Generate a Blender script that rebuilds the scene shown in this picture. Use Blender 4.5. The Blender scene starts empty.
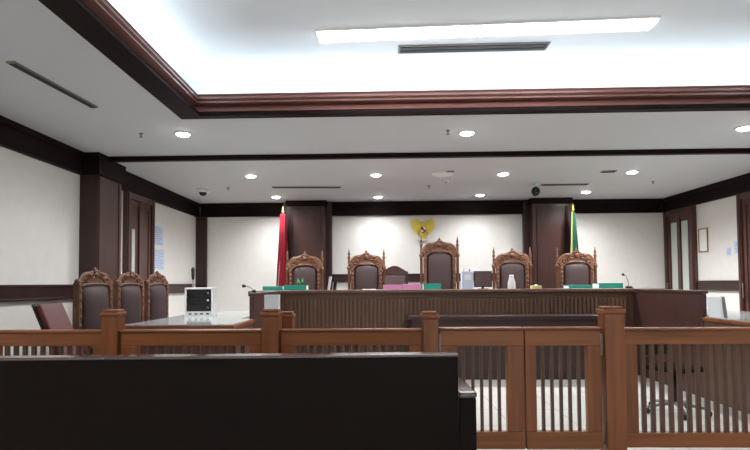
import bpy, bmesh, math, random
from mathutils import Vector, Matrix
random.seed(7)
S = bpy.context.scene
COL = S.collection
PI = math.pi

# ------------------------------------------------------------------ camera
F = 520.0
PITCH, ROLL, YAW = math.radians(2.1), -0.0065, 0.028
SX, SY = 0.0153, 0.0519
H = 1.3
cd = bpy.data.cameras.new('camera')
cam = bpy.data.objects.new('camera', cd)
COL.objects.link(cam)
cd.sensor_fit = 'HORIZONTAL'
cd.sensor_width = 36.0
cd.lens = 36.0 * F / 750.0
cd.shift_x, cd.shift_y = SX, SY
cd.clip_start = 0.05
CR = Matrix.Rotation(YAW, 3, 'Z') @ Matrix.Rotation(PI / 2 + PITCH, 3, 'X') @ Matrix.Rotation(ROLL, 3, 'Z')
cam.matrix_world = Matrix.Translation((0, 0, H)) @ CR.to_4x4()
S.camera = cam

def at(px, py, Y):
    """world point on the plane y = Y seen at pixel (px, py)"""
    d = CR @ Vector((((px - 375) / 750 + SX), ((225 - py) / 750 + SY), -F / 750))
    t = Y / d.y
    return Vector((d.x * t, Y, H + d.z * t))

def atz(px, py, z):
    d = CR @ Vector((((px - 375) / 750 + SX), ((225 - py) / 750 + SY), -F / 750))
    t = (z - H) / d.z
    return Vector((d.x * t, d.y * t, z))

# ------------------------------------------------------------------ world, exposure
w = bpy.data.worlds.new('world')
S.world = w
w.use_nodes = True
w.node_tree.nodes['Background'].inputs[0].default_value = (0.9, 0.95, 1.0, 1)
w.node_tree.nodes['Background'].inputs[1].default_value = 0.05
S.view_settings.view_transform = 'Standard'
S.view_settings.look = 'None'
S.view_settings.exposure = 1.24
S.view_settings.gamma = 1.0

K_COVE, K_DOWN, K_TUBE, K_REAR_FILL = 11.5, 34.0, 7.0, 33.0
# room extents
XL, XR, YF, YB, ZC, ZR = -3.84, 5.95, -4.0, 10.9, 3.0, 3.5
XM = 1.09
# coffer opening (inner line of its wooden surround)
OX0, OX1, OY0, OY1 = -1.75, 3.93, -2.6, 5.02

def area(name, loc, size, rot, power, color=(1, 1, 1)):
    l = bpy.data.lights.new(name, 'AREA')
    l.shape = 'RECTANGLE'; l.size, l.size_y = size
    l.energy = power; l.color = color
    o = bpy.data.objects.new(name, l); COL.objects.link(o)
    o.location = loc; o.rotation_euler = rot
    return o
COOL = (0.80, .93, 1.0)
# led strips lying on the shelf behind the wooden surround, shining up
cl = OX1 - OX0; cw = OY1 - OY0
area('cove_strip_light', (XM, OY1 + .32, 3.10), (cl, .05), (PI, 0, 0), K_COVE * cl / 6, COOL)
area('cove_strip_light', (XM, OY0 - .32, 3.10), (cl, .05), (PI, 0, 0), K_COVE * cl / 6, COOL)
area('cove_strip_light', (OX0 - .32, (OY0 + OY1) / 2, 3.10), (.05, cw), (PI, 0, 0), K_COVE * cw / 6, COOL)
area('cove_strip_light', (OX1 + .32, (OY0 + OY1) / 2, 3.10), (.05, cw), (PI, 0, 0), K_COVE * cw / 6, COOL)

# ------------------------------------------------------------------ materials
def lin(c):
    return tuple((x / 255 / 12.92 if x / 255 <= .04045 else ((x / 255 + .055) / 1.055) ** 2.4) for x in c)

def mat(name, rgb, rough=.5, metal=0, spec=.5, grain=None, bump=0, coat=0, var=.25, scale=1.0, axis='Z'):
    m = bpy.data.materials.new(name); m.use_nodes = True
    nt = m.node_tree; b = nt.nodes['Principled BSDF']
    c = lin(rgb)
    b.inputs['Base Color'].default_value = (*c, 1)
    b.inputs['Roughness'].default_value = rough
    b.inputs['Metallic'].default_value = metal
    b.inputs['Specular IOR Level'].default_value = spec
    b.inputs['Coat Weight'].default_value = coat
    b.inputs['Coat Roughness'].default_value = .12
    if grain:
        tc = nt.nodes.new('ShaderNodeTexCoord'); mp = nt.nodes.new('ShaderNodeMapping')
        nt.links.new(tc.outputs['Object'], mp.inputs['Vector'])
        s = {'wood': {'Z': (22, 22, 1.6), 'X': (1.6, 22, 22), 'Y': (22, 1.6, 22)}[axis], 'noise': (9, 9, 9), 'fine': (60, 60, 60)}[grain]
        mp.inputs['Scale'].default_value = [k * scale for k in s]
        n = nt.nodes.new('ShaderNodeTexNoise'); n.inputs['Scale'].default_value = 1.0
        n.inputs['Detail'].default_value = 5; n.inputs['Distortion'].default_value = .6 if grain == 'wood' else 0
        nt.links.new(mp.outputs[0], n.inputs['Vector'])
        r = nt.nodes.new('ShaderNodeValToRGB')
        r.color_ramp.elements[0].position = .3; r.color_ramp.elements[1].position = .7
        r.color_ramp.elements[0].color = (*[k * (1 - var) for k in c], 1)
        r.color_ramp.elements[1].color = (*[min(1, k * (1 + var)) for k in c], 1)
        nt.links.new(n.outputs[0], r.inputs[0]); nt.links.new(r.outputs[0], b.inputs['Base Color'])
        if bump:
            bp = nt.nodes.new('ShaderNodeBump'); bp.inputs['Strength'].default_value = bump
            bp.inputs['Distance'].default_value = .01
            nt.links.new(n.outputs[0], bp.inputs['Height']); nt.links.new(bp.outputs[0], b.inputs['Normal'])
    return m

def emit(name, rgb, k):
    m = bpy.data.materials.new(name); m.use_nodes = True
    b = m.node_tree.nodes['Principled BSDF']
    b.inputs['Base Color'].default_value = (*lin(rgb), 1)
    b.inputs['Emission Color'].default_value = (*lin(rgb), 1)
    b.inputs['Emission Strength'].default_value = k
    return m

M = dict(
    wall=mat('off_white_wall', (236, 233, 228), .7, grain='noise', var=.02),
    ceil=mat('white_ceiling', (208, 209, 212), .8),
    recess=mat('recess_white_light_tint', (238, 243, 248), .8),  # paint lifted and cooled to stand in for light inside the recess
    dark=mat('dark_timber', (28, 14, 15), .55, spec=.1, grain='wood', axis='Y'),
    darkz=mat('dark_timber_upright', (52, 29, 26), .4, grain='wood'),
    surround=mat('reddish_timber_with_reflection', (130, 88, 80), .28, spec=.7, coat=.3, grain='noise', var=.06, scale=.3),  # base colour lightened towards pink to imitate the reflected ceiling glow
    panel=mat('brown_panelling', (76, 50, 46), .38, grain='wood', var=.18),
    columnw=mat('red_brown_column', (62, 36, 32), .32, grain='wood', var=.35, scale=1.2),
    door=mat('door_timber', (80, 48, 42), .35, grain='wood', var=.25),
    bench=mat('bench_timber', (96, 70, 55), .4, grain='wood', var=.18),
    benchdark=mat('dark_bench_timber', (46, 28, 27), .35, grain='wood', axis='X'),
    fence=mat('railing_timber', (136, 80, 44), .38, grain='wood', axis='X', var=.28, scale=.8),
    fencez=mat('railing_timber_upright', (136, 80, 44), .38, grain='wood', var=.28, scale=.8),
    bar=mat('baluster_timber', (98, 70, 56), .4, grain='wood', var=.2),
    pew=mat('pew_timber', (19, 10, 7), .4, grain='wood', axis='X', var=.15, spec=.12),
    pewtop=mat('pew_top_highlight_timber', (70, 46, 46), .2, coat=.6, spec=1),  # paler than the pew: highlight along the top put into the colour
    carved=mat('carved_teak', (98, 63, 43), .42, grain='noise', var=.4, bump=.3),
    leather=mat('dark_upholstery', (94, 76, 77), .5, grain='fine', var=.1),
    redleather=mat('red_brown_leather', (92, 40, 38), .35, grain='noise', var=.1),
    floor=mat('cream_tile', (226, 222, 210), .22, spec=.5),
    tabletop=mat('glass_top_reflection_grey', (176, 184, 184), .12, coat=.4),  # pale grey stands for the reflections in the glass
    steel=mat('steel', (150, 140, 128), .4, metal=.8),
    black=mat('black_plastic', (16, 16, 18), .4),
    white=mat('white_plastic', (232, 232, 230), .4),
    paper=mat('white_paper', (238, 240, 242), .8),
    bluepaper=mat('pale_blue_paper', (205, 218, 240), .8),
    ink=mat('ink', (160, 174, 206), .8),
    teal=mat('teal_card', (48, 166, 146), .5),
    pink=mat('pink_card', (234, 156, 202), .5),
    gold=mat('gold_paint', (228, 206, 84), .5),
    golddk=mat('dark_gold', (150, 112, 30), .5, metal=.2),
    red=mat('red_cloth', (158, 20, 46), .75),
    green=mat('green_cloth', (24, 92, 62), .75),
    cream=mat('yellow_fringe', (206, 204, 140), .8),
    whitecloth=mat('white_cloth', (240, 226, 230), .8),
    glass=mat('frosted_door_glass', (196, 204, 196), .25),
    grille=mat('grille_grey', (118, 116, 112), .5),
    slot=mat('vent_slot', (40, 40, 40), .7),
    dullseat=mat('dull_brown_cloth', (40, 26, 24), .95, spec=.05),
    darkgreen=mat('dark_green_plastic', (24, 58, 44), .4),
    leaf=mat('plant_green', (48, 110, 52), .6),
    lamp=emit('lamp_glow', (255, 255, 252), 22),
    tube=emit('tube_glow', (246, 250, 255), K_TUBE),
    chrome=mat('lamp_rim', (225, 225, 225), .35, metal=.3),
)
# floor tiles with thin joints
def tile_floor(m):
    nt = m.node_tree; b = nt.nodes['Principled BSDF']
    tc = nt.nodes.new('ShaderNodeTexCoord'); br = nt.nodes.new('ShaderNodeTexBrick')
    br.offset = 0; br.inputs['Scale'].default_value = 1.0
    br.inputs['Brick Width'].default_value = .6; br.inputs['Row Height'].default_value = .6
    br.inputs['Mortar Size'].default_value = .004
    br.inputs['Color1'].default_value = (*lin((206, 203, 196)), 1)
    br.inputs['Color2'].default_value = (*lin((202, 199, 191)), 1)
    br.inputs['Mortar'].default_value = (*lin((160, 155, 145)), 1)
    nt.links.new(tc.outputs['Object'], br.inputs['Vector'])
    nt.links.new(br.outputs['Color'], b.inputs['Base Color'])
tile_floor(M['floor'])

# ------------------------------------------------------------------ mesh helpers
class MB:
    def __init__(s):
        s.bm = bmesh.new()
    def _fin(s, geom, mx, smooth):
        vs = [v for v in geom if isinstance(v, bmesh.types.BMVert)]
        if mx is not None:
            bmesh.ops.transform(s.bm, matrix=mx, verts=vs)
        if smooth:
            for f in {f for v in vs for f in v.link_faces}: f.smooth = True
    def box(s, x0, x1, y0, y1, z0, z1, bev=0, mx=None):
        t = bmesh.new()
        bmesh.ops.create_cube(t, size=1)
        for v in t.verts:
            v.co = Vector(((x0 + x1) / 2 + v.co.x * (x1 - x0), (y0 + y1) / 2 + v.co.y * (y1 - y0), (z0 + z1) / 2 + v.co.z * (z1 - z0)))
        if bev:
            bmesh.ops.bevel(t, geom=list(t.edges), offset=min(bev, .45 * min(abs(x1 - x0), abs(y1 - y0), abs(z1 - z0))), segments=2, affect='EDGES', profile=.5)
        return s._merge(t, mx)
    def _merge(s, t, mx, smooth=False):
        if mx is not None: bmesh.ops.transform(t, matrix=mx, verts=list(t.verts))
        if smooth:
            for f in t.faces: f.smooth = True
        me = bpy.data.meshes.new('tmp'); t.to_mesh(me); t.free()
        s.bm.from_mesh(me); bpy.data.meshes.remove(me)
        return s
    def lathe(s, prof, n=16, c=(0, 0, 0), mx=None, smooth=True):
        t = bmesh.new(); rings = []
        for r, z in prof:
            rings.append([t.verts.new((c[0] + r * math.cos(2 * PI * k / n), c[1] + r * math.sin(2 * PI * k / n), c[2] + z)) for k in range(n)])
        for a, b in zip(rings, rings[1:]):
            for k in range(n):
                t.faces.new((a[k], a[(k + 1) % n], b[(k + 1) % n], b[k]))
        t.faces.new(list(reversed(rings[0]))); t.faces.new(rings[-1])
        bmesh.ops.recalc_face_normals(t, faces=list(t.faces))
        return s._merge(t, mx, smooth)
    def tube(s, pts, r, n=8, mx=None):
        t = bmesh.new(); rings = []
        pts = [Vector(p) for p in pts]
        rr = r if isinstance(r, (list, tuple)) else [r] * len(pts)
        for i, p in enumerate(pts):
            d = (pts[min(i + 1, len(pts) - 1)] - pts[max(i - 1, 0)]).normalized()
            up = Vector((0, 0, 1)) if abs(d.z) < .9 else Vector((0, 1, 0))
            a = d.cross(up).normalized(); b = d.cross(a).normalized()
            rings.append([t.verts.new(p + rr[i] * (math.cos(2 * PI * k / n) * a + math.sin(2 * PI * k / n) * b)) for k in range(n)])
        for a, b in zip(rings, rings[1:]):
            for k in range(n):
                t.faces.new((a[k], a[(k + 1) % n], b[(k + 1) % n], b[k]))
        t.faces.new(rings[0]); t.faces.new(rings[-1])
        bmesh.ops.recalc_face_normals(t, faces=list(t.faces))
        return s._merge(t, mx, True)
    def ball(s, c, r, sc=(1, 1, 1), mx=None, seg=12):
        t = bmesh.new()
        bmesh.ops.create_uvsphere(t, u_segments=seg, v_segments=max(6, seg // 2 + 1), radius=r)
        for v in t.verts: v.co = Vector((c[0] + v.co.x * sc[0], c[1] + v.co.y * sc[1], c[2] + v.co.z * sc[2]))
        return s._merge(t, mx, True)
    def prism(s, poly, y0, y1, mx=None, bev=0):
        """polygon in x,z extruded from y0 to y1"""
        t = bmesh.new()
        a = [t.verts.new((x, y0, z)) for x, z in poly]; b = [t.verts.new((x, y1, z)) for x, z in poly]
        t.faces.new(a); t.faces.new(list(reversed(b)))
        for k in range(len(poly)):
            j = (k + 1) % len(poly)
            t.faces.new((a[j], a[k], b[k], b[j]))
        bmesh.ops.recalc_face_normals(t, faces=list(t.faces))
        if bev:
            es = [e for e in t.edges if abs(e.verts[0].co.y - e.verts[1].co.y) < 1e-6]
            bmesh.ops.bevel(t, geom=es, offset=bev, segments=2, affect='EDGES', profile=.5)
        return s._merge(t, mx)
    def build(s, name, m, parent=None):
        me = bpy.data.meshes.new(name)
        s.bm.to_mesh(me); s.bm.free()
        me.materials.append(m)
        o = bpy.data.objects.new(name, me); COL.objects.link(o)
        if parent is not None: o.parent = parent
        return o

def B(name, m, dims, parent=None, bev=.004):
    return MB().box(*dims, bev=bev).build(name, M[m], parent)
def tag(o, label, cat, group=None):
    o['label'] = label; o['category'] = cat
    if group: o['group'] = group
    return o
def thing(name, label, cat, loc=(0, 0, 0), rz=0, group=None):
    o = bpy.data.objects.new(name, None); COL.objects.link(o)
    o.empty_display_size = .1
    o.location = loc; o.rotation_euler = (0, 0, rz)
    return tag(o, label, cat, group)
def struct(o):
    o['kind'] = 'structure'; return o
def SB(name, m, dims, bev=.003, parent=None):
    o = MB().box(*dims, bev=bev).build(name, M[m], parent)
    return struct(o) if parent is None else o
def kids(o): return [c for c in bpy.data.objects if c.parent == o]
def dup(root, loc, rz=None, label=None, scale=None):
    def rec(o, parent):
        c = o.copy(); COL.objects.link(c); c.parent = parent
        for ch in kids(o): rec(ch, c)
        return c
    r = rec(root, None); r.location = loc
    if rz is not None: r.rotation_euler = (0, 0, rz)
    if label: r['label'] = label
    if scale: r.scale = scale
    return r

# ------------------------------------------------------------------ room shell
SB('floor', 'floor', (XL - .1, XR + .1, YF - .1, YB + .1, -.1, 0), 0)
SB('wall_left', 'wall', (XL - .12, XL, YF, YB, 0, ZC), 0)
SB('wall_right', 'wall', (XR, XR + .12, YF, YB, 0, ZC), 0)
SB('wall_back', 'wall', (XL - .12, XR + .12, YB, YB + .12, 0, ZC), 0)
SB('wall_front', 'wall', (XL - .12, XR + .12, YF - .12, YF, 0, ZC), 0)
# lower ceiling with the opening, and the recess above it
e = .1
m = MB()
m.box(XL - .12, OX0 - e, YF - .12, YB + .12, ZC, ZC + .08)
m.box(OX1 + e, XR + .12, YF - .12, YB + .12, ZC, ZC + .08)
m.box(OX0 - e, OX1 + e, OY1 + e, YB + .12, ZC, ZC + .08)
m.box(OX0 - e, OX1 + e, YF - .12, OY0 - e, ZC, ZC + .08)
struct(m.build('ceiling', M['ceil']))
g = .52
m = MB()
m.box(OX0 - g - .05, OX1 + g + .05, OY0 - g - .05, OY1 + g + .05, ZR, ZR + .05)
m.box(OX0 - g - .05, OX0 - g, OY0 - g - .05, OY1 + g + .05, ZC + .08, ZR)
m.box(OX1 + g, OX1 + g + .05, OY0 - g - .05, OY1 + g + .05, ZC + .08, ZR)
m.box(OX0 - g, OX1 + g, OY1 + g, OY1 + g + .05, ZC + .08, ZR)
m.box(OX0 - g, OX1 + g, OY0 - g - .05, OY0 - g, ZC + .08, ZR)
struct(m.build('ceiling_recess', M['recess']))

def ring(name, prof, m, inner, kf=1.0):
    """profile (outward offset, z) swept with mitres round the rectangle"""
    x0, x1, y0, y1 = inner
    t = bmesh.new(); rows = []
    for d, z in prof:
        rows.append([t.verts.new((x0 - d, y0 - d, z)), t.verts.new((x1 + d, y0 - d, z)), t.verts.new((x1 + d, y1 + d * kf, z)), t.verts.new((x0 - d, y1 + d * kf, z))])
    for i in range(len(rows)):
        a = rows[i]; b = rows[(i + 1) % len(rows)]
        for k in range(4):
            t.faces.new((a[k], a[(k + 1) % 4], b[(k + 1) % 4], b[k]))
    bmesh.ops.recalc_face_normals(t, faces=list(t.faces))
    o = MB()._merge(t, None).build(name, M[m]); return struct(o)
INN = (OX0, OX1, OY0, OY1)
ring('trim_1', [(0.0, 2.955), (.215, 2.955), (.215, 3.0), (.02, 3.0), (0.0, 2.975)], 'dark', INN, .45)
ring('trim_2', [(.003, 3.0), (.20, 3.0), (.20, 3.12), (.12, 3.186), (.03, 3.186), (.022, 3.176), (.034, 3.165), (.022, 3.152), (.022, 3.135), (.045, 3.12), (.028, 3.108), (.028, 3.095), (.10, 3.088), (.06, 3.05), (.02, 3.018)], 'surround', INN)

# beams along the tops of the walls (stepped: main board + lower bead)
def beam(name, dims, axis, side, mm='dark'):
    x0, x1, y0, y1, z0, z1 = dims
    m = MB().box(*dims, bev=.004)
    if axis == 'Y':
        if side > 0: m.box(x1, x1 + .025, y0, y1, z1 - .07, z1, bev=.004); m.box(x1, x1 + .015, y0, y1, z0, z0 + .04, bev=.004)
        else: m.box(x0 - .025, x0, y0, y1, z1 - .07, z1, bev=.004); m.box(x0 - .015, x0, y0, y1, z0, z0 + .04, bev=.004)
    else:
        m.box(x0, x1, y0 - .025, y0, z1 - .07, z1, bev=.004); m.box(x0, x1, y0 - .015, y0, z0, z0 + .04, bev=.004)
    return struct(m.build(name, M[mm]))
ZB = 2.715
beam('beam_1', (XL, XL + .06, YF, 6.52, ZB, ZC), 'Y', 1)
beam('beam_2', (XL, XL + .06, 7.21, YB, ZB, ZC), 'Y', 1)
beam('beam_3', (XR - .06, XR, YF, 6.52, ZB, ZC), 'Y', -1)
beam('beam_4', (XR - .06, XR, 7.21, YB, ZB, ZC), 'Y', -1)
bx = dark = 'dark'
for n, (a, b) in zip((5, 6, 7), ((XL + .09, -1.98), (-.96, 3.01), (4.03, XR - .09))):
    beam('beam_%d' % n, (a, b, YB - .06, YB, ZB, ZC), 'X', 1)
# cross beam and shallow bulkhead behind it
SB('beam_8', 'dark', (XL, XR, 6.75, 6.84, 2.94, ZC), .004)
SB('ceiling_bulkhead', 'ceil', (XL + .0, XR, 6.84, 7.40, 2.966, ZC), .003)

# wall columns beside the doors
def wall_column(name, x0, x1, face):
    m = MB().box(x0, x1, 6.56, 7.17, 0, ZC - .0, bev=.006)
    o = struct(m.build(name, M['darkz']))
    fx = x1 if face > 0 else x0
    m = MB()
    a, b = (fx, fx + .012) if face > 0 else (fx - .012, fx)
    m.box(a, b, 6.565, 7.165, .02, ZB, bev=.003)
    c, d = (b, b + .012) if face > 0 else (a - .012, a)
    for (ya, yb) in ((6.58, 6.64), (7.09, 7.15)): m.box(c, d, ya, yb, .1, ZB - .02, bev=.003)
    m.build('side_panel', M['panel'], o)
    m = MB().box(x0 - (.0 if face > 0 else .05), x1 + (.05 if face > 0 else .0), 6.51, 7.22, ZB, ZC, bev=.006)
    m.build('capital', M['dark'], o)
wall_column('column_1', XL, XL + .23, 1)
wall_column('column_2', XR - .23, XR, -1)

# chair rails
def rail(name, dims):
    x0, x1, y0, y1, z0, z1 = dims
    m = MB().box(*dims, bev=.003)
    if abs(x1 - x0) < abs(y1 - y0):
        o = .012
        lo, hi = (x0, x1 + o) if x0 < 0 else (x0 - o, x1)
        m.box(lo, hi, y0, y1, z1 - .03, z1, bev=.004); m.box(lo, hi, y0, y1, z0, z0 + .025, bev=.004)
    else:
        m.box(x0, x1, y0 - .012, y1, z1 - .03, z1, bev=.004); m.box(x0, x1, y0 - .012, y1, z0, z0 + .025, bev=.004)
    return struct(m.build(name, M['darkz']))
rail('trim_3', (XL, XL + .035, YF, 6.56, 1.13, 1.305))
rail('trim_4', (XL, XL + .035, 8.68, YB - .24, 1.13, 1.305))
rail('trim_5', (XR - .035, XR, YF, 6.56, 1.13, 1.305))
rail('trim_6', (XR - .035, XR, 8.68, 9.82, 1.13, 1.305))
rail('trim_7', (-.96, 3.01, YB - .035, YB, 1.33, 1.49))
SB('baseboard_left', 'darkz', (XL, XL + .02, YF, 6.56, 0, .12))
SB('baseboard_right', 'darkz', (XR - .02, XR, YF, 6.56, 0, .12))
SB('baseboard_back', 'darkz', (XL + .23, -1.98, YB - .02, YB, 0, .12))

# corner pilaster, left back
SB('pillar_1', 'darkz', (XL, XL + .23, YB - .07, YB, 0, ZB), .006)

# back wall columns with raised panels
def back_column(n, cx):
    o = struct(MB().box(cx - .51, cx + .51, YB - .12, YB, 0, ZC, bev=.006).build('pillar_%d' % n, M['darkz']))
    m = MB().box(cx - .39, cx + .39, YB - .30, YB - .12, 0, ZC, bev=.01)
    y = YB - .30
    for s in (-1, 1):
        m.box(cx + s * .355 - .035, cx + s * .355 + .035, y - .015, y, .05, 2.9, bev=.004)
        m.box(cx + s * .29 - .012, cx + s * .29 + .012, y - .022, y, .1, 2.82, bev=.004)
    m.box(cx - .32, cx + .32, y - .015, y, 2.82, 2.9, bev=.004)
    m.build('shaft', M['columnw'], o)
    m = MB().box(cx - .42, cx + .42, y - .04, YB - .1, 2.92, ZC, bev=.006)
    m.box(cx - .405, cx + .405, y - .03, YB - .1, 2.88, 2.92, bev=.006)
    m.build('capital', M['dark'], o)
back_column(2, -1.47)
back_column(3, 3.52)

# doors in the side walls (wood leaf with a narrow glass strip)
def side_door(name, x, face, y0, y1, strips, top=ZB):
    """door lying in a wall x = const; face = +1 looks towards +X"""
    def X(a, b):
        return (x + a, x + b) if face > 0 else (x - b, x - a)
    fr = MB()
    for (ya, yb) in ((y0, y0 + .09), (y1 - .09, y1)):
        fr.box(*X(0, .07), ya, yb, 0, top, bev=.006)
        fr.box(*X(.07, .085), ya + .02, yb - .02, 0, top, bev=.004)
    fr.box(*X(0, .07), y0 + .09, y1 - .09, top - .10, top, bev=.006)
    tall = strips[0][3] > 2.1
    if not tall: fr.box(*X(0, .06), y0 + .09, y1 - .09, 2.32, 2.38, bev=.006)
    o = struct(fr.build(name, M['door']))
    a, b = y0 + .09, y1 - .09
    lf = MB()
    if tall:
        lf.box(*X(0, .035), a, b, 0.01, top - .1, bev=.003)
        lf.box(*X(.035, .06), (a + b) / 2 - .05, (a + b) / 2 + .05, .05, top - .12, bev=.004)
    else:
        lf.box(*X(0, .035), a, b, 0.01, 2.32, bev=.003)
        lf.box(*X(0, .035), a, b, 2.38, top - .1, bev=.003)
    zt = top - .12 if tall else 2.28
    lf.box(*X(.035, .05), a + .02, a + .09, .05, zt, bev=.004); lf.box(*X(.035, .05), b - .09, b - .02, .05, zt, bev=.004)
    lf.box(*X(.035, .05), a + .09, b - .09, zt - .08, zt, bev=.004); lf.box(*X(.035, .05), a + .09, b - .09, .05, .25, bev=.004)
    if not tall: lf.box(*X(.035, .05), a + .1, b - .1, 2.43, top - .15, bev=.004)
    lf.build('door_leaf', M['door'], o)
    for (u0, u1, z0, z1) in strips:
        p = MB().box(*X(.035, .045), a + u0 * (b - a), a + u1 * (b - a), z0, z1, bev=.002)
        p.build('glass_pane', M['glass'], o)
    h = MB().tube([(x + face * .05, b - .05, 1.02), (x + face * .10, b - .05, 1.02), (x + face * .10, b - .05, 1.25), (x + face * .05, b - .05, 1.25)], .01)
    h.build('door_handle', M['steel'], o)
side_door('door_1', XL, 1, 7.7, 8.66, [(.15, .27, .35, 2.16)])
side_door('door_2', XR, -1, 7.7, 8.66, [(.15, .27, .35, 2.16)])
side_door('door_3', XR, -1, 9.84, 10.84, [(.16, .40, .3, 2.46), (.60, .84, .3, 2.46)])

# raised floor of the bench
SB('dais_floor', 'darkz', (-1.9, 4.08, 7.62, YB - .3, 0, .4), .006)

# ------------------------------------------------------------------ ceiling fittings
def lights():
    spots = [((183, 134), 'recessed round downlight on the left of the row nearest the railing'),
             ((467, 133), 'recessed round downlight in the middle of the row nearest the railing'),
             ((745, 128), 'recessed round downlight at the right edge of the ceiling, nearest row'),
             ((251, 176), 'recessed downlight over the left defence desk, behind the cross beam'),
             ((376, 175), 'recessed downlight just behind the cross beam, above the second carved chair from the red flag'),
             ((503, 174), 'recessed downlight behind the cross beam, above the carved chair with the white bottle'),
             ((632, 172), 'large bright recessed downlight behind the cross beam, in front of the right corner'),
             ((276, 197), 'small recessed downlight close to the red flag and left column'),
             ((378, 197), 'small recessed downlight close to the back wall, left of the gold emblem'),
             ((480, 195), 'small recessed downlight close to the back wall, right of the gold emblem'),
             ((586, 192), 'small recessed downlight close to the column with the green flag')]
    proto = None
    for (px, py), lab in spots:
        p = atz(px, py, ZC - .004)
        if proto is None:
            t = thing('downlight', lab, 'ceiling light', (p.x, p.y, ZC), 0, 'recessed round downlights')
            MB().lathe([(.082, 0), (.102, 0), (.10, -.008), (.085, -.01)], 24).build('rim', M['chrome'], t)
            MB().lathe([(.001, -.002), (.081, -.002), (.070, -.016), (.045, -.026), (0.001, -.032)], 24).build('bulb', M['lamp'], t)
            proto = t
        else:
            t = dup(proto, (p.x, p.y, ZC), label=lab)
        l = bpy.data.lights.new('downlight_or_fill_beam', 'SPOT')
        l.energy = K_DOWN * ((3.4 if py < 150 else 5.6 if py < 185 else 2.4) * (1.0 if px > 560 and py < 150 else 1.6 if px > 560 else 1.2 if px < 300 and py > 150 else .95)); l.spot_size = math.radians(155); l.spot_blend = 1; l.shadow_soft_size = .07
        l.color = (.98, .985, 1)
        o = bpy.data.objects.new('downlight_or_fill_beam', l); COL.objects.link(o)
        o.location = (p.x, p.y, ZC - .03)
lights()
# added fill spots without fittings, behind and beside the photographer, out of view
for x, y in ((-2.8, -1.5), (-2.8, 1.0), (-2.7, 2.2), (4.9, -1.5), (4.9, 1.2), (4.9, 3.6), (1.1, -2.9), (-.6, -3.2), (2.8, -3.2)):
    l = bpy.data.lights.new('downlight_or_fill_beam', 'SPOT'); l.energy = K_REAR_FILL * (2.6 if y < 0 else 1)
    l.spot_size = math.radians(155); l.spot_blend = 1; l.shadow_soft_size = .07; l.color = (.98, .985, 1)
    o = bpy.data.objects.new('downlight_or_fill_beam', l); COL.objects.link(o); o.location = (x, y, ZC - .03)

# two long fluorescent fittings in the recess
a = atz(317, 37, ZR - .02); b = atz(655, 24, ZR - .02)
d = (b - a); L = d.length; ang = math.atan2(d.y, d.x)
mid = a + d * .5
proto = None
cut = .49
for k, (u0, u1) in enumerate(((0, cut), (cut, 1))):
    c = a + d * ((u0 + u1) / 2); ln = L * (u1 - u0)
    t = thing('fluorescent_fitting', ('left' if k == 0 else 'right') + ' half of the long glowing fluorescent strip in the raised ceiling', 'ceiling light', (c.x, c.y, ZR), ang, 'long fluorescent fittings in the raised ceiling')
    MB().box(-ln / 2 + .002, ln / 2 - .002, -.105, .105, -.02, 0, bev=.003).build('housing', M['white'], t)
    MB().box(-ln / 2 + .012, ln / 2 - .012, -.09, .09, -.03, -.0205, bev=.003).build('diffuser', M['tube'], t)

# air slots
def vent(px0, py0, px1, py1, z, wdt, label, nslot=1, part='slot'):
    a = atz(px0, py0, z); b = atz(px1, py1, z); d = b - a
    t = thing('air_vent', label, 'vent', ((a.x + b.x) / 2, (a.y + b.y) / 2, z), math.atan2(d.y, d.x))
    L = d.length
    MB().box(-L / 2, L / 2, -wdt / 2, wdt / 2, -.012, 0, bev=.003).build('frame', M['grille'], t)
    for k in range(nslot):
        c = (k - (nslot - 1) / 2) * wdt / (nslot + .3)
        MB().box(-L / 2 + .02, L / 2 - .02, c - wdt * .3 / nslot, c + wdt * .3 / nslot, -.018, -.0122).build(part, M['slot'], t)
vent(10, 61, 95, 107, ZC, .075, 'long dark slot vent in the low ceiling above the left wall')
vent(272, 187, 341, 187, ZC, .09, 'thin slot vent in front of the left column')
vent(541, 184.6, 588, 184, ZC, .09, 'thin slot vent in front of the right column')
vent(601, 171.5, 616, 171, ZC, .12, 'short grey vent beside the bright right downlight')
vent(398, 49, 548, 45.5, ZR, .16, 'double slot vent beside the fluorescent strip in the raised ceiling', 2)

# sprinklers, access point, cameras
proto = None
for (px, py), lab in (((141, 136), 'dark pendent sprinkler to the left of the first downlight'), ((448, 133), 'small sprinkler just left of the middle front downlight'),
                      ((228, 189), 'small sprinkler next to the white dome camera'), ((429, 187), 'small sprinkler in front of the gold emblem'), ((653, 183), 'small sprinkler near the right back corner')):
    p = atz(px, py, ZC - .03)
    if proto is None:
        proto = thing('sprinkler', lab, 'sprinkler', (p.x, p.y, ZC), 0, 'ceiling sprinklers')
        MB().lathe([(.035, 0), (.033, -.008), (.012, -.012), (.012, -.035), (.006, -.04)], 12).build('body', M['grille'], proto)
        proto.scale = (.75, .75, .75)
        MB().lathe([(.024, -.055), (.026, -.059), (.008, -.062)], 12).tube([(.009, 0, -.035), (.012, 0, -.048), (.004, 0, -.058)], .003, 6).tube([(-.009, 0, -.035), (-.012, 0, -.048), (-.004, 0, -.058)], .003, 6).build('deflector', M['black'], proto)
    else:
        dup(proto, (p.x, p.y, ZC), label=lab)
p = atz(203, 189, ZC)
t = thing('security_camera', 'white ceiling camera with a dark dome near the left corner', 'camera', (p.x, p.y, ZC))
MB().lathe([(.11, 0), (.11, -.05), (.09, -.065)], 20).build('housing', M['white'], t)
MB().ball((0, 0, -.065), .07, (1, 1, .9)).build('dome', M['black'], t)
p = atz(535.5, 184, ZC)
t = thing('security_camera', 'black camera hanging below the ceiling in front of the right column', 'camera', (p.x, p.y, ZC))
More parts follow.
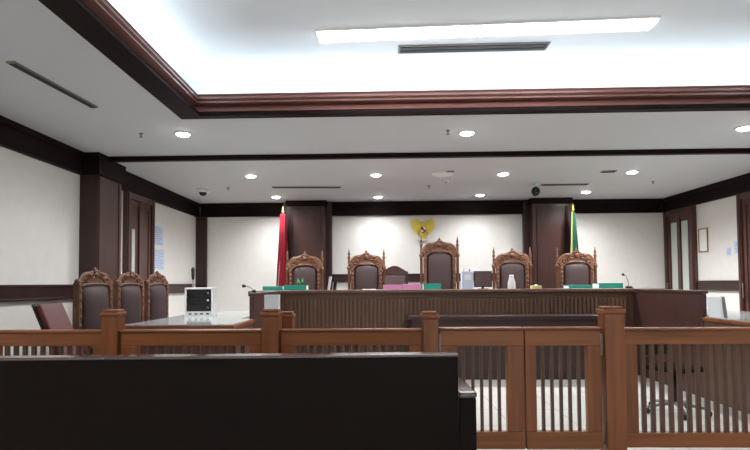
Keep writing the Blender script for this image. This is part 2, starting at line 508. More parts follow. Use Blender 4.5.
MB().lathe([(.05, 0), (.05, -.015), (.016, -.02), (.016, -.07)], 16).build('bracket', M['white'], t)
MB().ball((0, 0, -.13), .075, (1, 1, 1.1)).box(-.03, .03, -.14, -.05, -.17, -.10, bev=.01).build('body', M['black'], t)
p = atz(443, 173, ZC)
t = thing('access_point', 'flat white ceiling unit beyond the cross beam, in front of the tallest chair', 'ceiling device', (p.x, p.y, ZC))
MB().lathe([(.17, 0), (.17, -.02), (.15, -.032), (.0001, -.034)], 24).build('cover', M['white'], t)
MB().box(.03, .15, -.175, -.165, -.026, -.008, bev=.002).build('display_strip', M['grille'], t)
p = atz(446, 180, ZC)
t = thing('smoke_detector', 'small round detector beside the flat white ceiling unit', 'detector', (p.x, p.y, ZC))
MB().lathe([(.06, 0), (.058, -.02), (.04, -.035), (.02, -.04)], 20).build('base', M['white'], t)
MB().lathe([(.018, -.0402), (.016, -.05), (.001, -.052)], 12).build('sensor', M['grille'], t)

# ------------------------------------------------------------------ judges' bench
YBF = 7.5
t = thing('judges_bench', "long brown judges' bench with a ribbed front", 'bench', (1.09, YBF, 0))
def local(o, dx, dy, dz=0):
    for v in o.data.vertices: v.co -= Vector((dx, dy, dz))
    return o
def LB(name, m, dims, t, bev=.004):
    o = MB().box(*dims, bev=bev).build(name, M[m], t); return local(o, *t.location)
m = MB()
m.box(-1.42, 3.6, 7.42, 7.60, 1.155, 1.20, bev=.008)
m.box(-1.42, 3.6, 7.60, 8.2, 1.165, 1.195, bev=.004)
local(m.build('top', M['bench'], t), *t.location)
m = MB(); m.box(-1.42, 3.6, 7.5, 7.55, 0, 1.155, bev=.003); m.box(-1.438, -1.36, 7.467, 7.5, 0, 1.155); m.box(3.54, 3.618, 7.467, 7.5, 0, 1.155)
local(m.build('front_panel', M['bench'], t), *t.location)
m = MB()
n = 84; x0, x1 = -1.28, 3.52
for k in range(n):
    c = x0 + (x1 - x0) * (k + .5) / n
    m.box(c - .018, c + .018, 7.478, 7.50, .12, 1.07, bev=.008)
local(m.build('ribbing', M['bench'], t), *t.location)
LB('upper_band', 'bench', (-1.42, 3.6, 7.475, 7.50, 1.085, 1.15), t)
LB('base_board', 'benchdark', (-1.42, 3.6, 7.47, 7.50, 0, .11), t)

# side counters joining the bench to the parties' desks
def side_counter(sx, label):
    xi = XM + sx * 2.51            # inner face
    t = thing('side_counter', label, 'counter', (xi, 6.66, 0))
    def X(a, b):
        p, q = xi + sx * a, xi + sx * b; return (min(p, q), max(p, q))
    LB('screen_panel', 'panel', (*X(0, .05), 5.9, 7.464, 0, 1.155), t)
    LB('top', 'panel', (*X(-.012, .062), 5.885, 7.415, 1.157, 1.195), t, .006)
    LB('top', 'panel', (*X(.004, .45), 7.42, 8.15, 1.165, 1.195), t, .006)
    LB('bracket', 'panel', (*X(.05, .058), 6.6, 6.64, .91, 1.155), t)
    return t
side_counter(-1, 'dark panelled counter closing the left end of the bench')
side_counter(1, 'plain brown panelled counter closing the right end of the bench')

# parties' desks, L shaped
def party_desk(sx, label):
    xi = XM + sx * 2.51
    t = thing('party_desk', label, 'desk', (xi, 5.2, 0))
    def X(a, b):
        p, q = xi + sx * a, xi + sx * b; return (min(p, q), max(p, q))
    m = MB(); m.box(*X(-.02, 1.1), 4.4 if sx > 0 else 5.02, 5.87, .86, .895, bev=.005); m.box(*X(.06, 1.1), 5.87, 7.40, .86, .895, bev=.005)
    local(m.build('top', M['fence'], t), *t.location)
    m = MB(); m.box(*X(0, 1.08), 4.42 if sx > 0 else 5.04, 5.86, .896, .906, bev=.003); m.box(*X(.14, 1.08), 5.86, 7.38, .896, .906, bev=.003)
    local(m.build('glass_top', M['tabletop'], t), *t.location)
    LB('front_panel', 'bench', (*X(.0, .03), 4.45 if sx > 0 else 5.06, 5.88, 0, .86), t)
    LB('end_panel', 'bench', (*X(.03, 1.06), 4.45 if sx > 0 else 5.06, (4.45 if sx > 0 else 5.06) + .03, 0, .86), t)
    LB('leg', 'bench', (*X(1.02, 1.07), 7.3, 7.35, 0, .86), t)
    return t
party_desk(-1, 'wooden desk with a pale glass top in front of the left carved chairs')
party_desk(1, 'wooden desk with a pale glass top by the right wall')

# clerk's table
t = thing('clerk_table', "dark clerk's table standing against the ribbed bench", 'table', (1.7, 7.2, 0))
LB('top', 'benchdark', (.4, 3.0, 7.0, 7.46, .80, .85), t, .006)
LB('front_panel', 'benchdark', (.44, 2.96, 7.03, 7.06, 0, .80), t)
LB('side_panel', 'benchdark', (.44, .47, 7.06, 7.44, 0, .80), t)
LB('side_panel', 'benchdark', (2.93, 2.96, 7.06, 7.44, 0, .80), t)

# ------------------------------------------------------------------ carved chairs
def spiral(cx, cz, r, a0, turns, sgn, y, n=18):
    pts = []
    for k in range(n + 1):
        u = k / n; a = a0 + sgn * 2 * PI * turns * u; q = r * (1 - .75 * u)
        pts.append((cx + q * math.cos(a), y, cz + q * math.sin(a)))
    return pts
def carved_chair(label, loc, rz, hgt, wd, group, wide=False):
    t = thing('carved_chair', label, 'chair', loc, rz, group)
    hw = wd / 2; px = hw - .03; pz = hgt - .10; ch = .20 if wide else .30; q = ch / .36; sh = hgt - ch     # sh: spring of the crest
    # turned uprights
    for s in (-1, 1):
        m = MB()
        if wide:
            m.box(s * px - .03, s * px + .03, .0, .075, 0, sh + .02, bev=.012)
            m.ball((s * px, .037, sh + .03), .034, seg=10)
        else:
            m.lathe([(.026, .0), (.03, .3), (.026, .46), (.03, .5), (.024, .55), (.024, sh - .05), (.036, sh - .03), (.036, sh), (.022, sh + .02), (.018, sh + .13), (.03, sh + .16), (.014, sh + .19), (.022, sh + .22), (.012, sh + .26), (.004, sh + .31)], 12, (s * px, .04, 0))
        m.build('upright', M['carved'], t)
    # inner frame round the upholstery
    iw = wd * (.405 if wide else .32)
    m = MB()
    for s in (-1, 1):
        m.box(s * (iw + .03) - (.012 if wide else .028), s * (iw + .03) + (.012 if wide else .028), .005, .065, .62, sh + .04, bev=.01)
        for k in range(7):
            m.ball((s * (iw + .03), .002, .68 + k * (sh - .66) / 7), .018, (1, .6, 1.6), seg=8)
    m.box(-px, px, .01, .06, .60, .67, bev=.01)
    m.box(-px, px, .01, .06, .47, .53, bev=.01)
    m.build('back_frame', M['carved'], t)
    # carved crest
    m = MB()
    N = 36; out = []; inn = []
    for k in range(N + 1):
        a = PI - PI * k / N; c = math.cos(a); s_ = math.sin(a)
        sc = 1 + .05 * math.cos(k / N * 2 * PI * 4)
        out.append(((px - .01) * c, sh + .02 * q + .235 * q * (s_ ** .8) * sc))
        inn.append((iw * c, sh - .035 * q + (.03 if wide else .09) * s_))
    Q = Matrix.Translation((0, 0, sh)) @ Matrix.Diagonal((1, 1, q, 1)) @ Matrix.Translation((0, 0, -sh))
    m.prism(out + inn[::-1], .012, .055, bev=.006)
    m.tube([(x, .03, z) for x, z in out], .016, 8)
    m.tube([(x, .012, z) for x, z in inn], .012, 8)
    for s in (-1, 1):
        m.tube(spiral(s * px * .62, sh + .10, .062, PI / 2, 1.3, s, .008), [.014] * 10 + [.010] * 9, 7, Q)
        m.tube(spiral(s * px * .28, sh + .175, .05, PI / 2, 1.2, -s, .008), [.013] * 10 + [.009] * 9, 7, Q)
        m.tube(spiral(s * px * .88, sh + .03, .04, PI, 1.1, s, .01), .010, 7, Q)
        m.ball((s * px * .45, .008, sh + .20), .028, (1, .6, .8), Q, 8)
    m.ball((0, .01, sh + .20), .045, (1, .5, 1.2), Q, 10)
    m.lathe([(.03, 0), (.04, .02), (.02, .045), (.026, .06), (.004, .10)], 10, (0, .032, sh + .25), Q)
    for g_ in (-.5, 0, .5):
        m.ball((math.sin(g_) * .07, .006, sh + .245 + math.cos(g_) * .02), .018, (1, .6, 1.8), Q, 8)
    m.build('crest', M['carved'], t)
    # upholstered back, arched top, slightly domed
    tb = bmesh.new(); nx, nz = 10, 14; grid = []
    for j in range(nz + 1):
        row = []
        for i in range(nx + 1):
            u = i / nx * 2 - 1; v = j / nz
            topz = sh + (-.035 * q) + (.03 if wide else .075) * math.sqrt(max(0, 1 - u * u * .98))
            z = .67 + v * (topz - .67)
            y = .03 - (.075 if wide else .045) * (1 - u ** 4) * (1 - (2 * v - 1) ** 4)
            row.append(tb.verts.new((u * iw, y, z)))
        grid.append(row)
    for j in range(nz):
        for i in range(nx):
            f = tb.faces.new((grid[j][i], grid[j][i + 1], grid[j + 1][i + 1], grid[j + 1][i])); f.smooth = True
    bmesh.ops.solidify(tb, geom=list(tb.faces), thickness=-.03)
    MB()._merge(tb, None).build('back_cushion', M['leather'], t)
    # seat
    m = MB().box(-hw + .03, hw - .03, -.52, .04, .36, .43, bev=.012)
    for k in range(9): m.ball((-hw + .08 + k * (wd - .16) / 8, -.525, .385), .022, (1, .5, .8), seg=8)
    m.build('seat_frame', M['carved'], t)
    MB().box(-hw + .06, hw - .06, -.50, .0, .43, .50, bev=.03).build('seat', M['leather'], t)
    for s in (-1, 1):
        m = MB().lathe([(.02, 0), (.03, .02), (.022, .06), (.026, .16), (.036, .26), (.03, .36)], 12, (s * (hw - .07), -.47, 0))
        m.build('leg', M['carved'], t)
        m = MB().tube([(s * px, .02, .72), (s * (px + .01), -.15, .735), (s * (px + .02), -.32, .72), (s * (px + .02), -.43, .70), (s * (px + .02), -.47, .665), (s * (px + .02), -.44, .64)], [.024, .026, .03, .032, .026, .016], 10)
        m.lathe([(.024, .43), (.03, .48), (.018, .54), (.028, .62), (.02, .70)], 10, (s * (hw - .06), -.40, 0))
        m.build('armrest', M['carved'], t)
    return t
GJ = "carved high-backed chairs behind the judges' bench"
def cx(px, Y): return at(px, 283, Y).x
YC = 8.9
for px, h_, wd_, lab in ((304.5, 1.46, .66, 'carved high-backed chair in front of the left column, beside the red flag'),
                         (366.5, 1.475, .66, 'carved high-backed chair between the left column and the small plain chair'),
                         (440, 1.68, .68, 'tallest carved chair, in the middle below the gold emblem'),
                         (513, 1.49, .68, 'carved high-backed chair left of the right column, with the white bottle before it'),
                         (577.5, 1.48, .70, 'carved high-backed chair beside the green flag, right of the right column')):
    carved_chair(lab, (cx(px, YC), YC, .4), 0, h_, wd_, GJ)
GS = 'carved high-backed chairs along the left wall'
for Yc, lab in ((5.70, 'carved high-backed chair by the left wall, nearest the railing'),
                (6.52, 'middle one of the three carved chairs along the left wall'),
                (7.33, 'carved high-backed chair by the left wall, farthest from the railing, beside the equipment box')):
    carved_chair(lab, (-3.12, Yc, 0), PI / 2, 1.50, .70, GS, True)

# small plain chair on the dais
t = thing('small_chair', 'small brown chair with a low arched back, left of the tallest chair', 'chair', (cx(394.5, 9.5), 9.5, .4))
m = MB()
for s in (-1, 1): m.box(s * .225 - .022, s * .225 + .022, 0, .05, 0, 1.08, bev=.008)
m.box(-.205, .205, .005, .045, .62, .68, bev=.006)
m.build('back_frame', M['columnw'], t)
arch = [(-.25, 1.06)] + [(-.25 + .5 * k / 14, 1.10 + .11 * math.sin(PI * k / 14) ** 1.4) for k in range(15)] + [(.25, 1.06)]
MB().prism(arch + [(.2, 1.04), (-.2, 1.04)], -.004, .054, bev=.006).build('crest_rail', M['columnw'], t)
MB().box(-.20, .20, .0, .04, .685, 1.035, bev=.015).build('back_cushion', M['leather'], t)
MB().box(-.24, .24, -.44, .0, .40, .45, bev=.01).build('seat_frame', M['columnw'], t)
MB().box(-.22, .22, -.42, -.01, .45, .50, bev=.02).build('seat', M['leather'], t)
for s in (-1, 1): MB().box(s * .21 - .02, s * .21 + .02, -.43, -.39, 0, .40, bev=.006).build('leg', M['columnw'], t)

# low leather chair, leaning back, left
t = thing('reclining_chair', 'low red-brown leather chair leaning back beside the left wall', 'chair', (-2.66, 4.78, 0), PI / 2)
R = Matrix.Translation((0, .08, .44)) @ Matrix.Rotation(-.42, 4, 'X')
m = MB().box(-.17, .17, 0, .055, .0, .76, bev=.012, mx=R)
m.build('backrest', M['redleather'], t)
MB().box(-.18, .18, .056, .075, .02, .78, bev=.006, mx=R).build('back_shell', M['black'], t)
MB().box(-.21, .21, -.36, .06, .40, .46, bev=.02).build('seat', M['redleather'], t)
MB().lathe([(.03, .08), (.03, .40)], 12, (0, -.14, 0)).build('post', M['steel'], t)
m = MB()
for k in range(5):
    a = k * 2 * PI / 5
    m.tube([(0, -.14, .09), (.22 * math.cos(a), -.14 + .22 * math.sin(a), .055)], [.022, .015], 8)
    m.ball((.22 * math.cos(a), -.14 + .22 * math.sin(a), .026), .026, seg=10)
m.build('star_base', M['black'], t)

# swivel chair behind the right railing
t = thing('swivel_chair', 'low swivel chair with dark castors seen through the right railing', 'chair', (cx(672, 5.25), 5.25, 0), .4)
MB().box(-.20, .20, -.2, .2, .42, .47, bev=.02).build('seat', M['dullseat'], t)
MB().box(-.2, .2, .2, .25, .54, .78, bev=.02).build('backrest', M['darkz'], t)
MB().tube([(0, .1, .41), (0, .24, .42), (0, .27, .52), (0, .27, .7)], .014).build('back_bracket', M['black'], t)
MB().lathe([(.035, .1), (.03, .25), (.018, .26), (.018, .42)], 12).build('post', M['black'], t)
m = MB()
for k in range(5):
    a = k * 2 * PI / 5 + .3
    m.tube([(0, 0, .11), (.28 * math.cos(a), .28 * math.sin(a), .07)], [.022, .014], 8)
m.build('star_base', M['grille'], t)
for k in range(5):
    a = k * 2 * PI / 5 + .3
    MB().ball((.28 * math.cos(a), .28 * math.sin(a), .03), .03, (.8, .8, 1), seg=10).build('castor', M['black'], t)

# ------------------------------------------------------------------ emblem on the back wall
p = at(423, 230, YB - .02)
t = thing('eagle_emblem', 'golden eagle emblem with spread wings and a shield on the back wall', 'emblem', (p.x, YB, p.z))
m = MB()
m.ball((0, -.035, -.02), .075, (.9, .4, 1.5)); m.ball((0, -.04, .10), .035, (1, .6, 1.5)); m.ball((-.012, -.05, .155), .034, (1.1, .8, 1))
m.lathe([(.012, 0), (.009, .02), (.001, .045)], 8, mx=Matrix.Translation((-.04, -.05, .155)) @ Matrix.Rotation(-PI / 2, 4, 'Y'))
for s in (-1, 1):
    m.tube([(s * .03, -.03, -.12), (s * .05, -.04, -.17), (s * .06, -.04, -.19)], [.02, .014, .01], 8)
m.build('body', M['gold'], t)
for s in (-1, 1):
    m = MB()
    tips = [(.115, .235), (.155, .25), (.20, .245), (.24, .225), (.265, .19), (.27, .145), (.26, .095), (.235, .045), (.20, -.01), (.16, -.06), (.12, -.10)]
    for k, (tx, tz) in enumerate(tips):
        rx, rz_ = s * (.05 + .006 * k), .06 - .012 * k
        dv = Vector((s * tx - rx, 0, tz - rz_)); ang_ = math.atan2(dv.x, dv.z)
        mx = Matrix.Translation((rx, -.02 - .0015 * k, rz_)) @ Matrix.Rotation(ang_, 4, 'Y')
        m.prism([(-.014, 0), (-.024, dv.length * .7), (0, dv.length), (.024, dv.length * .7), (.014, 0)], -.01, .008, mx=mx, bev=.003)
    m.ball((s * .10, -.025, .03), .06, (1.2, .3, 1.1))
    m.build('wing', M['gold'], t)
m = MB()
for k in range(-3, 4):
    mx = Matrix.Translation((0, -.02 - .001 * k, -.10)) @ Matrix.Rotation(PI + k * .22, 4, 'Y')
    m.prism([(-.01, 0), (-.018, .09), (0, .13), (.018, .09), (.01, 0)], -.008, .006, mx=mx, bev=.002)
m.build('tail', M['gold'], t)
sh = [(-.055, .055), (.055, .055), (.055, -.02), (.03, -.065), (0, -.085), (-.03, -.065), (-.055, -.02)]
o = MB().prism(sh, -.085, -.06, bev=.004).build('shield', M['golddk'], t)
MB().box(-.048, 0, -.09, -.085, 0, .048).box(0, .045, -.09, -.085, -.045, 0).build('shield_field', M['red'], o)
MB().box(0.001, .048, -.0905, -.085, 0.001, .048).box(-.045, -.001, -.0905, -.085, -.045, -.001).build('shield_field', M['whitecloth'], o)
MB().box(-.018, .018, -.094, -.0906, -.014, .018, bev=.004).build('shield_star', M['black'], o)
rib = [(-.15, -.17), (-.07, -.195), (0, -.20), (.07, -.195), (.15, -.17), (.15, -.195), (.07, -.222), (0, -.228), (-.07, -.222), (-.15, -.195)]
MB().prism(rib, -.05, -.04).build('ribbon', M['whitecloth'], t)

# ------------------------------------------------------------------ flags
def flag(label, px, Y, ztop, zbot, r0, r1, m1, stripe, seed, zf):
    rnd = random.Random(seed)
    x = cx(px, Y)
    t = thing('flag_on_pole', label, 'flag', (x, Y, .4))
    zt, zb = ztop - .4, zbot - .4
    MB().lathe([(.13, 0), (.13, .03), (.05, .06), (.03, .1), (.014, .12), (.012, zt + .02)], 16).build('pole', M['golddk'], t)
    MB().lathe([(.02, 0), (.03, .03), (.012, .05), (.022, .08), (.002, .14)], 12, (0, 0, zt + .02)).build('finial', M['gold'], t)
    def cloth(a0, a1, mm, name, za, zb_, q=1.0):
        tb = bmesh.new(); n, k = 28, 56; g_ = []
        ph = rnd.random() * 6
        for j in range(n + 1):
            v = j / n; z = za + (zb_ - za) * v; r = (r0 + (r1 - r0) * v ** .8) * q; row = []
            for i in range(k + 1):
                a = a0 + (a1 - a0) * i / k
                rr = r * (1 + .28 * v * math.sin(a * 7 + ph + v * 1.5) + .1 * math.sin(a * 13 + v * 3))
                row.append(tb.verts.new((rr * math.cos(a) * 1.0, rr * math.sin(a) * .7, z + .04 * v * math.sin(a * 3))))
            g_.append(row)
        for j in range(n):
            for i in range(k):
                f = tb.faces.new((g_[j][i], g_[j][i + 1], g_[j + 1][i + 1], g_[j + 1][i])); f.smooth = True
        bmesh.ops.solidify(tb, geom=list(tb.faces), thickness=.004)
        MB()._merge(tb, None).build(name, M[mm], t)
    cloth(-PI * .98, PI * .75, m1, 'cloth', zt, zb)
    if stripe: cloth(*stripe[0], stripe[1], stripe[2], zf * zt + (1 - zf) * zb, zb + .06, 1.12)
flag('red flag hanging on a pole beside the left column', 283, 10.35, 2.70, 1.15, .05, .11, 'red', ((-PI * 1.05, -PI * .72), 'whitecloth', 'white_border'), 3, .45)
flag('green flag with a yellow edge on a pole beside the right column', 574.5, 10.35, 2.68, 1.45, .035, .095, 'green', ((-PI * .85, -PI * .66), 'cream', 'yellow_border'), 5, 1.0)

# ------------------------------------------------------------------ wall papers, frame
def notice(name, label, x, face, y0, y1, z0, z1, m1='bluepaper', rows=8):
    t = thing(name, label, 'notice', (x, (y0 + y1) / 2, (z0 + z1) / 2))
    a, b = (0, .004) if face > 0 else (-.004, 0)
    hy, hz = (y1 - y0) / 2, (z1 - z0) / 2
    MB().box(a, b, -hy, hy, -hz, hz).build('sheet', M[m1], t)
    m = MB(); c, d = (b, b + .001) if face > 0 else (a - .001, a)
    for k in range(rows):
        z = hz - (k + 1) * 2 * hz / (rows + 1)
        m.box(c, d, -hy * .8, hy * (.8 if k % 3 else .4), z - .006, z + .006)
    m.build('writing', M['ink'], t)
notice('wall_notice', 'upper pale blue notice on the left wall past the door', XL, 1, 8.78, 9.16, 1.98, 2.32)
notice('wall_notice', 'lower pale blue notice on the left wall past the door', XL, 1, 8.78, 9.22, 1.55, 1.92)
notice('wall_notice', 'left pale blue slip on the right wall by the doorway', XR, -1, 8.92, 9.03, 1.72, 1.86, rows=3)
notice('wall_notice', 'right pale blue slip on the right wall, touching the doorway', XR, -1, 8.70, 8.84, 1.75, 1.96, rows=4)
t = thing('picture_frame', 'narrow upright frame on the right wall', 'picture frame', (XR, 9.65, 2.04))
m = MB()
m.box(-.02, 0, -.135, -.115, -.22, .22, bev=.003).box(-.02, 0, .115, .135, -.22, .22, bev=.003).box(-.02, 0, -.115, .115, -.22, -.20, bev=.003).box(-.02, 0, -.115, .115, .20, .22, bev=.003)
m.build('frame', M['golddk'], t)
MB().box(-.008, 0, -.115, .115, -.20, .20).build('sheet', M['paper'], t)

# ------------------------------------------------------------------ things on the bench
ZT = 1.2
def folder(px0, px1, label, m1, Y=7.62, hgt=.06, zt=ZT + .0005):
    a, b = cx(px0, Y), cx(px1, Y); w_ = b - a
    t = thing('case_folder', label, 'folder', ((a + b) / 2, Y + .13, zt), 0, 'coloured case folders on the bench')
    MB().box(-w_ / 2 + .008, w_ / 2 - .008, -.12, .12, .006, hgt - .006, bev=.002).build('pages', M['paper'], t)
    m = MB().box(-w_ / 2, w_ / 2, -.13, .13, 0, .006).box(-w_ / 2, w_ / 2, -.13, .13, hgt - .006, hgt).box(-w_ / 2, w_ / 2, -.13, -.124, .006, hgt - .006)
    m.build('cover', M[m1], t)
folder(262.5, 282.5, 'teal folder at the far left end of the bench', 'teal', hgt=.06)
folder(284, 306.5, 'teal folder in front of the chair by the left column', 'teal', hgt=.075)
folder(383, 402, 'pink folder below the small chair', 'pink', hgt=.07)
folder(403, 421.5, 'pink folder between the small chair and the tallest chair', 'pink', hgt=.08)
folder(423.5, 441, 'teal folder in front of the tallest chair', 'teal', hgt=.085)
folder(569, 592, 'teal folder in front of the chair beside the green flag', 'teal', hgt=.05)
folder(599, 623, 'teal folder at the right end of the bench', 'teal', hgt=.075)

t = thing('monitor', 'dark monitor on the bench, right of the tallest chair', 'monitor', (cx(483, 7.95), 7.95, 1.1955))
MB().box(-.135, .135, -.012, .014, .03, .275, bev=.006).build('screen', M['black'], t)
MB().box(-.122, .122, -.0135, -.0122, .045, .26).build('display', M['leather'], t)
MB().box(-.07, .07, -.05, .06, 0, .01, bev=.003).box(-.02, .02, 0.015, .03, .01, .12, bev=.003).build('stand', M['black'], t)
t = thing('box_file', 'pale upright box file between the tallest chair and the monitor', 'box file', (cx(467, 7.85), 7.85, 1.1955))
MB().box(-.085, .085, -.06, .06, 0, .27, bev=.004).build('box', M['bluepaper'], t)
MB().box(-.05, .05, -.062, -.0605, .14, .22).build('label_sheet', M['paper'], t)
for k in (-1, 1): MB().tube([(k * .04, 0, .268), (k * .045, 0, .30)], .008, 6).build('clip', M['black'], t)
t = thing('bottle', 'white bottle standing before the chair left of the right column', 'bottle', (cx(513, 7.62), 7.70, ZT - .004))
MB().lathe([(.055, 0), (.058, .01), (.054, .10), (.035, .16), (.03, .175)], 16).build('body', M['white'], t)
MB().lathe([(.032, .175), (.032, .205), (.02, .21)], 14).build('cap', M['white'], t)
t = thing('tissue_box', 'small beige box on the bench in front of the right column', 'box', (cx(538, 7.62), 7.72, ZT - .004))
MB().box(-.07, .07, -.05, .05, 0, .05, bev=.006).build('carton', M['cream'], t)
MB().ball((0, 0, .052), .02, (1.4, .8, .7), seg=8).build('tissue', M['paper'], t)
t = thing('leaning_book', 'white booklet leaning upright right of the left column', 'book', (cx(328, 7.65), 7.75, ZT - .003))
MB().box(-.014, .014, -.07, .07, .0, .20, bev=.002, mx=Matrix.Rotation(.14, 4, 'Y')).build('cover', M['paper'], t)
t = thing('leaning_book', 'black booklet standing behind the white one', 'book', (cx(334, 7.65), 7.76, ZT - .003))
MB().box(-.02, .02, -.07, .07, .0, .17, bev=.002, mx=Matrix.Rotation(.10, 4, 'Y')).build('cover', M['black'], t)
t = thing('potted_plant', 'tiny green plant before the chair by the left column', 'plant', (cx(299, 7.95), 8.04, 1.1955))
MB().lathe([(.025, 0), (.035, .05), (.032, .052)], 12).build('pot', M['white'], t)
m = MB(); rnd = random.Random(2)
for k in range(16):
    a = rnd.random() * 6.28; r = .02 + rnd.random() * .05
    m.tube([(0, 0, .05), (r * .4 * math.cos(a), r * .4 * math.sin(a), .10), (r * math.cos(a), r * math.sin(a), .12 + rnd.random() * .08)], [.004, .012, .002], 5)
m.build('foliage', M['leaf'], t)
t = tag(MB().box(-.10, .10, -.12, .12, 0, .012, bev=.002).build('paper_sheets', M['paper']), 'loose white papers before the second carved chair on the bench', 'papers')
t.location = (cx(369, 7.62), 7.80, ZT - .004)

def microphone(label, base, head, bw=.05):
    t = thing('microphone', label, 'microphone', base)
    d = Vector(head) - Vector(base)
    MB().lathe([(bw, 0), (bw, .02), (bw * .6, .035)], 14).build('base', M['black'], t)
    m = MB().tube([(0, 0, .03), (d.x * .1, d.y * .1, d.z * .45), (d.x * .4, d.y * .4, d.z * .85), (d.x * .85, d.y * .85, d.z * .98)], .005, 6)
    m.build('gooseneck', M['grille'], t)
    MB().tube([(d.x * .8, d.y * .8, d.z * .97), (d.x, d.y, d.z), (d.x * 1.15, d.y * 1.15, d.z * 1.0)], [.012, .02, .014], 8).build('head', M['black'], t)
p = at(628, 288, 7.55); h_ = at(623, 274.5, 7.5)
microphone('gooseneck microphone at the right end of the bench', (p.x, 7.52, 1.20), h_)
p = at(253, 290, 6.1); h_ = at(244, 286, 6.0)
microphone('gooseneck microphone leaning over the left counter end', (-1.447, 6.02, 1.196), (h_.x, 5.98, h_.z), .028)
p = at(188, 318, 6.35); h_ = at(188.5, 268, 6.4)
t = thing('handset_microphone', 'upright dark microphone behind the white equipment box', 'microphone', (p.x - .03, 6.60, .906))
MB().lathe([(.05, 0), (.05, .02), (.01, .035), (.008, .45)], 12).build('stand', M['grille'], t)
MB().lathe([(.014, .45), (.02, .50), (.024, .58), (.012, .61)], 12).build('head', M['black'], t)

# equipment box on the left desk
p = at(197.5, 317, 6.05)
t = thing('equipment_box', 'white-framed equipment box with a black front on the left desk', 'equipment', (p.x - .06, 6.26, .906), .05)
m = MB()
m.box(-.17, .17, -.0, .22, .0, .012).box(-.17, .17, 0, .22, .33, .35, bev=.004).box(-.17, -.15, 0, .22, .012, .33, bev=.004).box(.15, .17, 0, .22, .012, .33, bev=.004).box(-.15, .15, .20, .22, .012, .33)
m.box(-.15, .15, -.0, .02, .012, .06, bev=.003)
m.build('case', M['white'], t)
for k in range(3):
    o = MB().box(-.148, .148, .006, .19, .066 + k * .088, .066 + k * .088 + .082, bev=.004).build('rack_unit', M['black'], t)
    MB().lathe([(.014, 0), (.012, .012)], 10, mx=Matrix.Translation((.11, .006, .107 + k * .088)) @ Matrix.Rotation(PI / 2, 4, 'X')).build('knob', M['white' if k == 1 else 'grille'], o)
for k in range(4):
    MB().box(-.12 + k * .07, -.085 + k * .07, -.004, 0, .026, .042).build('switch', M['black'], t)

# right desk: upright white sheet and small dark item
a = at(709, 318, 5.75); b = at(722, 318, 5.75)
t = thing('document_stand', 'white sheet propped upright on the right desk', 'document', ((a.x + b.x) / 2 + .02, 5.76, .906))
MB().box(-.085, .075, -.003, .003, .0, .215, mx=Matrix.Rotation(-.12, 4, 'X')).build('sheet', M['paper'], t)
MB().prism([(.078, 0), (.11, 0), (.085, .22), (.078, .22)], -.01, .05).build('stand', M['grille'], t)
a = at(701, 316, 5.6)
t = thing('stapler', 'small dark green stapler on the right desk beside the propped white sheet', 'stapler', (3.65, 5.80, .906), .3)
MB().box(-.05, .05, -.02, .02, 0, .018, bev=.004).build('base', M['black'], t)
MB().prism([(-.05, .018), (.05, .03), (.045, .055), (-.03, .065), (-.052, .045)], -.016, .016, bev=.003).build('arm', M['darkgreen'], t)

# ------------------------------------------------------------------ railing
YR = 3.88
def X4(px): return at(px, 330, YR).x
def Z4(py): return H - (py - 283) * YR / F
def post(label, x0, x1, ztop, Y=YR, dep=.13):
    c = (x0 + x1) / 2; w_ = (x1 - x0) / 2
    t = thing('railing_post', label, 'post', (c, Y, 0), 0, 'square posts of the railing')
    MB().box(-w_ + .006, w_ - .006, -dep / 2, dep / 2, 0, ztop - .05, bev=.006).build('shaft', M['fencez'], t)
    m = MB().box(-w_ - .004, w_ + .004, -dep / 2 - .01, dep / 2 + .01, ztop - .05, ztop - .02, bev=.008)
    m.box(-w_ + .008, w_ - .008, -dep / 2 + .006, dep / 2 - .006, ztop - .02, ztop, bev=.012)
    m.build('cap', M['fencez'], t)
p1 = (X4(104.5), X4(122)); p2 = (X4(262.5), X4(281)); p3 = (X4(421.5), X4(438)); p4 = (X4(600.5), X4(621.5))
post('square wooden post at the left, before the nearest carved chairs', *p1, Z4(308))
post('square wooden post with a small white box on its cap', *p2, Z4(308.5))
post('square wooden post at the left edge of the gate, just behind the pew', *p3, Z4(311.5))
post('square wooden post carrying the right gate leaf', *p4, Z4(307.5))
q0, q1 = at(282, 330, 4.06).x, at(294, 330, 4.06).x
post('slimmer wooden post tucked behind the post with the white box', q0, q1, H - (311 - 283) * 4.06 / F, 4.08, .10)

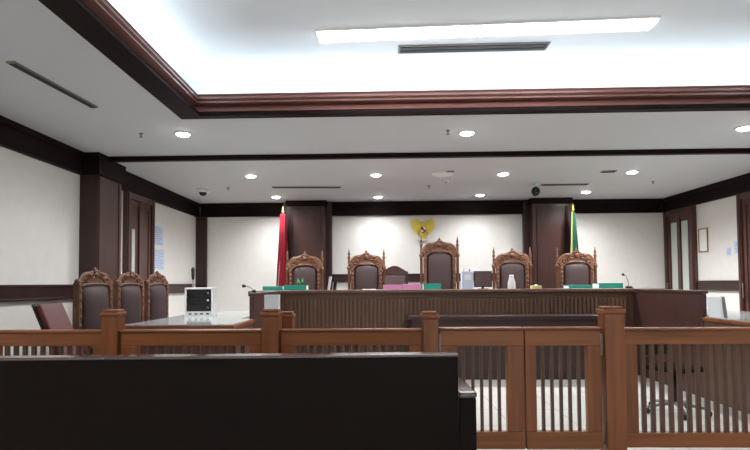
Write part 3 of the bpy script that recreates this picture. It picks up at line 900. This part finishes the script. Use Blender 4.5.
def fence_panel(label, x0, x1, ox0, ox1, pitch=.064, bw=.030, z0=.10, z1=None, zo0=None, zo1=None, name='railing', cat='railing', bm_='bar', group='slatted panels of the railing', nb=None):
    z1 = z1 or Z4(328.5); zo1 = zo1 or Z4(344.5); zo0 = zo0 or Z4(430)
    c = (x0 + x1) / 2
    t = thing(name, label, cat, (c, YR, 0), 0, group)
    def bb(nm, mm, d, bev=.006): 
        return MB().box(d[0] - c, d[1] - c, d[2], d[3], d[4], d[5], bev=bev).build(nm, M[mm], t)
    m = MB().box(x0 - c, x1 - c, -.03, .03, zo1, z1 - .02, bev=.006).box(x0 - c, x1 - c, -.042, .042, z1 - .02, z1, bev=.008)
    m.build('top_rail', M['fence'], t)
    bb('bottom_rail', 'fence', (x0, x1, -.03, .03, z0, zo0))
    bb('stile', 'fencez', (x0, ox0, -.03, .03, zo0, zo1)); bb('stile', 'fencez', (ox1, x1, -.03, .03, zo0, zo1))
    W = ox1 - ox0
    n = nb if nb else int(round(W / pitch)) - 1
    gap = (W - n * bw) / (n + 1)
    proto = None
    for k in range(n):
        xx = ox0 + gap + k * (bw + gap) + bw / 2 - c
        if proto is None:
            proto = MB().box(-bw / 2, bw / 2, -.014, .014, zo0, zo1, bev=.003).build('baluster', M[bm_], t)
            o = proto
        else:
            o = proto.copy(); COL.objects.link(o); o.parent = t
        o.location = (xx, 0, 0)
    return t
E = .001
fence_panel('slatted railing panel at the far left, by the left wall', XL + .04, p1[0] - E, X4(1), X4(95))
fence_panel('slatted railing panel between the left post and the post with the white box', p1[1] + E, p2[0] - E, X4(139), X4(250))
fence_panel('slatted railing panel between the white box post and the gate', p2[1] + E, p3[0] - E, X4(296), X4(408))
fence_panel('long slatted railing panel right of the gate', p4[1] + E, XR - .04, X4(635), XR - .2)
gl = fence_panel('left leaf of the low wooden gate, partly behind the pew', p3[1] + .006, X4(522.6), X4(456), X4(505.5), bw=.022, z0=.085, z1=Z4(327.5), zo1=Z4(345.5), zo0=Z4(429), name='gate_leaf', cat='gate', group='leaves of the low gate', nb=5)
gr = fence_panel('right leaf of the low wooden gate, fully in view', X4(523.4), p4[0] - .012, X4(534.5), X4(585), bw=.022, z0=.085, z1=Z4(327.5), zo1=Z4(345.5), zo0=Z4(429), name='gate_leaf', cat='gate', group='leaves of the low gate', nb=5)
for t, xh in ((gl, p3[1] + .004), (gr, p4[0] - .005)):
    for za, zb in ((Z4(355), Z4(334)), (Z4(440), Z4(420))):
        c = t.location.x
        m = MB().lathe([(.006, za), (.006, zb)], 10, (xh - c, -.036, 0))
        s = -1 if t is gr else 1
        m.box(min(xh - c, xh - c + s * .012), max(xh - c, xh - c + s * .012), -.034, -.0305, za, zb)
        m.build('hinge', M['steel'], t)
# small box on the post
c = (p2[0] + p2[1]) / 2
t = thing('white_box', 'small white carton standing on the railing post', 'box', (c + .004, YR, Z4(308.5)), .03)
MB().box(-.053, .053, -.04, .04, 0, .092, bev=.003).build('carton', M['paper'], t)
MB().box(-.054, .054, -.041, .041, .092, .106, bev=.002).build('lid', M['paper'], t)

# ------------------------------------------------------------------ pew
YP = 2.6
xr = at(459.5, 356, YP).x
zt_ = at(300, 356.5, YP).z + .006
t = thing('pew', 'dark polished wooden pew seen from behind, across the lower left', 'pew', (-1.1, YP - .03, 0), .045)
c = -1.1
xl = -3.0
R = Matrix.Rotation(0, 4, 'X')
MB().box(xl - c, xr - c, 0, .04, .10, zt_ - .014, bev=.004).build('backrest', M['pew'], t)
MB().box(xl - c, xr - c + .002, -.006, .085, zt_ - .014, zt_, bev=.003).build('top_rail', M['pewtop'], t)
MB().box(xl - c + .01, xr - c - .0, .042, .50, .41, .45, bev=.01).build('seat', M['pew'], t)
xa0, xa1 = xr + .004, at(474.5, 390, YP + .1).x
for a_, b_ in ((xa0, xa1), (xl - .08, xl - .004)):
    m = MB().box(a_ - c, b_ - c, .0, .42, .0, .72, bev=.006)
    o = m.build('end_panel', M['pew'], t)
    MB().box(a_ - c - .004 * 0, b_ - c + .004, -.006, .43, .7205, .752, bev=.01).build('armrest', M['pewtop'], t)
